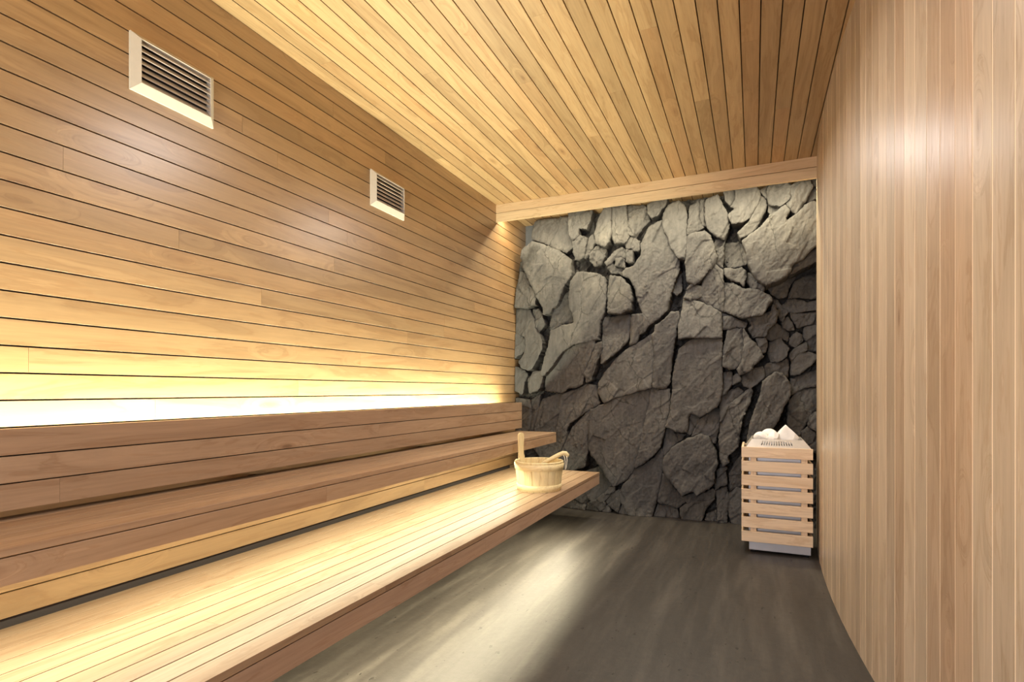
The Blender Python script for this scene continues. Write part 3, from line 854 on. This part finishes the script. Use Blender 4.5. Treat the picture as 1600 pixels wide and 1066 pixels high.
 (.06, .7, [(1105,428),(1117,414),(1128,422),(1130,440),(1130,486),(1112,477),(1096,470),(1087,464),(1096,464),(1096,446)]),
 (.08, .9, [(1080,445),(1094,447),(1095,463),(1088,467),(1080,468),(1070,465),(1075,452)]),
 (.02, 1.0, [(1058,425),(1063,430),(1065,455),(1058,461),(1050,456)]),
 (.04, 1.2, [(1120,376),(1130,378),(1130,404),(1128,418),(1119,412),(1121,400),(1115,384)]),
]
for n_, sl in enumerate(SLABS):
    off = sl[0]
    ux = sum(p_[0] for p_ in sl[2]) / len(sl[2]); vx = sum(p_[1] for p_ in sl[2]) / len(sl[2])
    if ux > 1194 and vx > 425 and off < 0.05:      # the hollow below the big overhanging slab
        off -= 0.055
    slab(sl[2], off, sl[1], n_ + 1)

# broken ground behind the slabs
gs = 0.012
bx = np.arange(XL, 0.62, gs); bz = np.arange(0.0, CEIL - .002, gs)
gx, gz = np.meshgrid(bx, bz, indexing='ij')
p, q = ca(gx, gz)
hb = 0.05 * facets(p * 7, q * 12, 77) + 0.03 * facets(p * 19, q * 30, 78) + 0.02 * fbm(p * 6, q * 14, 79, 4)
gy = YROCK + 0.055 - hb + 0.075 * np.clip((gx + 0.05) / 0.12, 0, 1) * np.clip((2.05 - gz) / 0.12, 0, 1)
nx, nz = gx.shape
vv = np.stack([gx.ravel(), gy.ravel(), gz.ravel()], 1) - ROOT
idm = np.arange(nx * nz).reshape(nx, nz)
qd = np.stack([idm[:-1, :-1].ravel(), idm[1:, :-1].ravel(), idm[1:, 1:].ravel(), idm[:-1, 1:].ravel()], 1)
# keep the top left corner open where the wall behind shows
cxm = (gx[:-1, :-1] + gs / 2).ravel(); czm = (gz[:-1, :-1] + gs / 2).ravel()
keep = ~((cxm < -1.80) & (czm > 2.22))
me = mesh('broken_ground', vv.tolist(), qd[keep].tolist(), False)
o = link_mesh('broken_ground', me, ROCK_SHADED, rf, tuple(ROOT))
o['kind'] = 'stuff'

# ------------------------------------------------------------------ heater
hx0, hx1, hy0, hy1 = -0.072, 0.326, 3.745, 4.10
ht = empty('sauna_heater', ((hx0 + hx1) / 2, (hy0 + hy1) / 2, 0))
tag(ht, 'upright sauna heater clad in pale wooden slats with a steel base, in the right corner', 'heater')
box('base', -0.028, 0.318, 3.79, 4.06, 0.016, 0.088, STEEL, ht, 'X', .003)
for fx, fy in ((-.005, 3.82), (.295, 3.82), (-.005, 4.03), (.295, 4.03)):
    link_mesh('foot', lathe('foot', [(0.0, 0), (0.016, 0), (0.014, 0.0158), (0.0, 0.0158)], 16), BLACK, ht, (fx, fy, 0))
box('body', -0.030, 0.284, 3.80, 4.05, 0.0885, 0.668, STEEL, ht, 'X', .003)
SZ0, SPI, SH = 0.078, 0.0882, 0.066
fs = fixn(board_mesh('slat', hx1 - hx0, 0.015, SH, .002))
ss_ = fixn(board_mesh('slat', hy1 - hy0 - .016, 0.014, SH, .002))
for i in range(7):
    zc = SZ0 + SPI * i + SH / 2
    link_mesh('slat', fs, W_SLAT, ht, ((hx0 + hx1) / 2, hy0 + .0075, zc))
    for xs in (hx0 + .007, hx1 - .007):
        o = link_mesh('slat', ss_, W_SLAT, ht, (xs, (hy0 + .0155 + hy1) / 2, zc)); o.rotation_euler = (0, 0, math.pi / 2)
for px in (hx0 + .052, hx1 - .062):
    box('post', px, px + .034, hy0 + .0155, hy0 + .045, 0.0885, 0.665, W_SLAT, ht, 'Z')
for px in (hx0 + .0145, hx1 - .0355):
    box('post', px, px + .021, hy1 - .06, hy1 - .02, 0.0885, 0.665, W_SLAT, ht, 'Z')
# steel collar: sloping sides with a row of slots in front
za, zb = 0.669, 0.722
lo = [(-.046, 3.757), (.322, 3.757), (.322, 4.085), (-.046, 4.085)]
hi = [(-.012, 3.785), (.280, 3.785), (.280, 4.062), (-.012, 4.062)]
th = 0.004
for s_ in range(4):
    a, b_ = lo[s_], lo[(s_ + 1) % 4]; c, d = hi[(s_ + 1) % 4], hi[s_]
    A, B, Cc, D = Vector((*a, za)), Vector((*b_, za)), Vector((*c, zb)), Vector((*d, zb))
    nrm = (B - A).cross(D - A).normalized()
    vs, fc = [], []
    if s_ == 0:
        # plate with slots: columns of quads, every other one open in the middle
        cols = 25
        us = [0.0, 0.22] + [0.22 + 0.52 * i / cols for i in range(1, cols)] + [0.74, 1.0]
        vsr = [0.0, 0.30, 0.78, 1.0]
        grid = []
        for uu in us:
            colv = []
            for w_ in vsr:
                p_ = (A.lerp(B, uu)).lerp(D.lerp(Cc, uu), w_)
                vs.append(p_); colv.append(len(vs) - 1)
            grid.append(colv)
        nf = len(vs)
        vs += [p_ - nrm * th for p_ in vs]
        holes = set()
        for ci in range(len(us) - 1):
            for ri in range(3):
                if ri == 1 and 1 <= ci < len(us) - 2 and ci % 2 == 1:
                    holes.add((ci, ri)); continue
                q_ = (grid[ci][ri], grid[ci + 1][ri], grid[ci + 1][ri + 1], grid[ci][ri + 1])
                fc.append(q_); fc.append(tuple(nf + k_ for k_ in reversed(q_)))
        for ci, ri in holes:
            q_ = (grid[ci][ri], grid[ci + 1][ri], grid[ci + 1][ri + 1], grid[ci][ri + 1])
            for k_ in range(4):
                e0, e1 = q_[k_], q_[(k_ + 1) % 4]
                fc.append((e0, e1, nf + e1, nf + e0))
        border = [g_[0] for g_ in grid] + grid[-1][1:] + [g_[3] for g_ in reversed(grid[:-1])] + [grid[0][2], grid[0][1]]
        for k_ in range(len(border)):
            e0, e1 = border[k_], border[(k_ + 1) % len(border)]
            fc.append((e0, e1, nf + e1, nf + e0))
        name = 'grille'
    else:
        vs = [A, B, Cc, D] + [p_ - nrm * th for p_ in (A, B, Cc, D)]
        fc = [(0, 1, 2, 3), (7, 6, 5, 4), (0, 4, 5, 1), (1, 5, 6, 2), (2, 6, 7, 3), (3, 7, 4, 0)]
        name = 'collar_plate'
    link_mesh(name, fixn(mesh(name, vs, fc)), STEELTRAY, ht)
    ht.children[-1].location = -ht.location
box('stone_tray', -.03, .305, 3.775, 4.068, 0.672, 0.680, STEEL, ht, 'X')

def stone(loc, dims, seed, label, rot=(0, 0, 0), pointed=0.0):
    import bmesh
    bm = bmesh.new()
    bmesh.ops.create_icosphere(bm, subdivisions=4, radius=1.0)
    r_ = np.random.default_rng(seed)
    planes = []
    for _ in range(11):
        n_ = Vector(r_.normal(size=3)).normalized(); planes.append((n_, 0.62 + 0.3 * r_.random()))
    if pointed:
        planes += [(Vector((-.78, -.1, .62)).normalized(), .52), (Vector((.72, .05, .70)).normalized(), .56), (Vector((0, -.9, .35)).normalized(), .50), (Vector((0, .9, .3)).normalized(), .5)]
    R = Matrix.Rotation(rot[2], 3, 'Z') @ Matrix.Rotation(rot[1], 3, 'Y')
    for v_ in bm.verts:
        p_ = v_.co.copy()
        for n_, d_ in planes:
            s_ = p_.dot(n_)
            if s_ > d_: p_ -= n_ * (s_ - d_) * 0.94
        p_ = Vector((p_.x * dims[0], p_.y * dims[1], p_.z * dims[2]))
        v_.co = R @ p_
    zmin = min(v_.co.z for v_ in bm.verts)
    for v_ in bm.verts: v_.co.z -= zmin
    me = bpy.data.meshes.new('sauna_stone'); bm.to_mesh(me); bm.free()
    me.polygons.foreach_set('use_smooth', [False] * len(me.polygons))
    o = link_mesh('sauna_stone', me, STONEW, None, loc)
    tag(o, label, 'stone', 'white stones on the heater')
    return o

stone((0.188, 3.91, 0.6802), (0.078, 0.062, 0.078), 3, 'large pointed white stone, tallest on the heater top', pointed=1)
stone((0.040, 3.88, 0.6802), (0.046, 0.044, 0.046), 5, 'small white stone at the left end of the heater top')
stone((0.112, 3.855, 0.6802), (0.040, 0.040, 0.048), 11, 'round white stone just left of the pointed stone on the heater')
stone((0.092, 3.965, 0.6802), (0.054, 0.044, 0.053), 8, 'white stone behind the two small ones on the heater top')

# ------------------------------------------------------------------ bucket
BX, BY, BZ = -1.300, 3.375, 0.3752
RT = Vector((CS, SN, 0)); FW = Vector((-SN, CS, 0))
bk = empty('sauna_bucket', (BX, BY, BZ))
tag(bk, 'round pale wooden sauna bucket with one tall stave handle, on the lower bench', 'bucket')
rb_, rt_, hb_ = 0.140, 0.162, 0.192
ns = 18
prof = [(rb_ - .013, 0.0), (rb_, 0.0), (rt_, hb_ - .003), (rt_ - .003, hb_), (rt_ - .011, hb_), (rt_ - .013, hb_ - .003), (rb_ - .013, 0.0)]
da = 2 * math.pi / ns
def stave_mesh(top=None):
    v, f = [], []
    m_ = 3
    for i_ in range(m_ + 1):
        a = -da / 2 + .006 + (da - .012) * i_ / m_
        bulge = 0.0012 * (1 - (2 * i_ / m_ - 1) ** 2) - 0.0008
        for r, zz in prof[:-1]:
            v.append(((r + bulge) * math.cos(a), (r + bulge) * math.sin(a), zz))
    kk = len(prof) - 1
    for i_ in range(m_):
        for p_ in range(kk):
            f.append((i_ * kk + p_, (i_ + 1) * kk + p_, (i_ + 1) * kk + (p_ + 1) % kk, i_ * kk + (p_ + 1) % kk))
    f.append(tuple(range(kk))); f.append(tuple(m_ * kk + p_ for p_ in reversed(range(kk))))
    return fixn(mesh('stave', v, f))
# grain runs up the stave: build the mesh with its own X upward
def upright(me):
    m3 = Matrix(((0, 0, 1, 0), (0, 1, 0, 0), (-1, 0, 0, 0), (0, 0, 0, 1)))
    me.transform(m3)
    return me
st_me = upright(stave_mesh())
back_rot = Matrix(((0, 0, -1), (0, 1, 0), (1, 0, 0)))
hang = math.atan2((RT * -0.122 + FW * 0.105).y, (RT * -0.122 + FW * 0.105).x)
for i in range(ns):
    a = hang + da * i
    o = link_mesh('stave', st_me, W_PALE, bk, (BX, BY, BZ))
    o.rotation_euler = (Matrix.Rotation(a, 3, 'Z') @ back_rot).to_euler()
hoop = lambda z0, z1: [(rb_ + (rt_ - rb_) * z0 / hb_ + .0005, z0), (rb_ + (rt_ - rb_) * z0 / hb_ + .005, z0 + .002), (rb_ + (rt_ - rb_) * z1 / hb_ + .005, z1 - .002), (rb_ + (rt_ - rb_) * z1 / hb_ + .0005, z1), (rb_ + (rt_ - rb_) * z0 / hb_ + .0005, z0)]
for z0, z1 in ((0.006, 0.044), (0.138, 0.178)):
    link_mesh('hoop', lathe('hoop', hoop(z0, z1), 64), W_PALE, bk, (BX, BY, BZ))
link_mesh('bottom', lathe('bottom', [(0, 0.012), (rb_ - .0135, 0.012), (rb_ - .0125, 0.024), (0, 0.024)], 48), W_PALE, bk, (BX, BY, BZ))
# handle stave: rises from the wall of the bucket, waisted, with a round top
hd = []
for t_, wd in ((0.150, .024), (0.192, .024), (0.205, .027), (0.222, .022), (0.260, .0215), (0.300, .0235), (0.335, .026), (0.352, .0245), (0.361, .018), (0.366, .008)):
    hd.append((t_, wd))
v, f = [], []
for t_, wd in hd:
    r_o = rb_ + (rt_ - rb_) * min(t_, .24) / hb_ - 0.001
    for yy, rr in ((-wd, r_o - .017), (wd, r_o - .017), (wd, r_o - .002), (-wd, r_o - .002)):
        v.append((rr, yy, t_))
for i in range(len(hd) - 1):
    for k_ in range(4):
        f.append((i * 4 + k_, i * 4 + (k_ + 1) % 4, (i + 1) * 4 + (k_ + 1) % 4, (i + 1) * 4 + k_))
f += [(0, 1, 2, 3), tuple((len(hd) - 1) * 4 + k_ for k_ in range(4))]
o = link_mesh('handle', upright(fixn(mesh('handle', v, f))), W_PALE, bk, (BX, BY, BZ))
o.rotation_euler = (Matrix.Rotation(hang, 3, 'Z') @ back_rot).to_euler()

# ladle leaning in the bucket, its handle over the right rim
def bp_(lat, dep, zz):
    return Vector((BX, BY, 0)) + RT * lat + FW * dep + Vector((0, 0, zz))
ldl = empty('ladle', tuple(bp_(-.05, 0, .42)))
tag(ldl, 'pale wooden ladle leaning inside the bucket, handle over the right rim', 'ladle')
pts = [bp_(-.035, .00, .475), bp_(.0, -.005, .524), bp_(.04, -.01, .555), (bp_(.09, -.012, .583)), bp_(.135, -.01, .606), bp_(.158, -.008, .615), bp_(.176, -.006, .613), bp_(.187, -.005, .600), bp_(.188, -.005, .588)]
me = tube('ladle_handle', [p_ - ldl.location for p_ in pts], [.009, .0115, .0135, .0145, .0145, .0145, .0145, .0135, .009], 14)
o = link_mesh('ladle_handle', me, W_PALE, ldl, tuple(ldl.location))
cup = [(0.0, 0.0), (.030, .003), (.044, .016), (.049, .040), (.048, .058), (.043, .058), (.043, .040), (.038, .020), (.0, .009)]
o = link_mesh('bowl', lathe('bowl', cup, 32), W_PALE, ldl, tuple(bp_(-.062, .0, .412)))
o.rotation_euler = (0.15, -0.35, 0)
cp_ = [bp_(.181, -.018, .596), bp_(.183, -.020, .57), bp_(.181, -.021, .545), bp_(.177, -.022, .520), bp_(.172, -.022, .506)]
link_mesh('cord', tube('cord', [p_ - ldl.location for p_ in cp_], [.0024] * 5, 6), CORD, ldl, tuple(ldl.location))
cp_ = [bp_(.160, -.020, .603), bp_(.167, -.024, .585), bp_(.170, -.026, .560), bp_(.1705, -.026, .535), bp_(.170, -.024, .508)]
link_mesh('cord', tube('cord', [p_ - ldl.location for p_ in cp_], [.0024] * 5, 6), CORD, ldl, tuple(ldl.location))
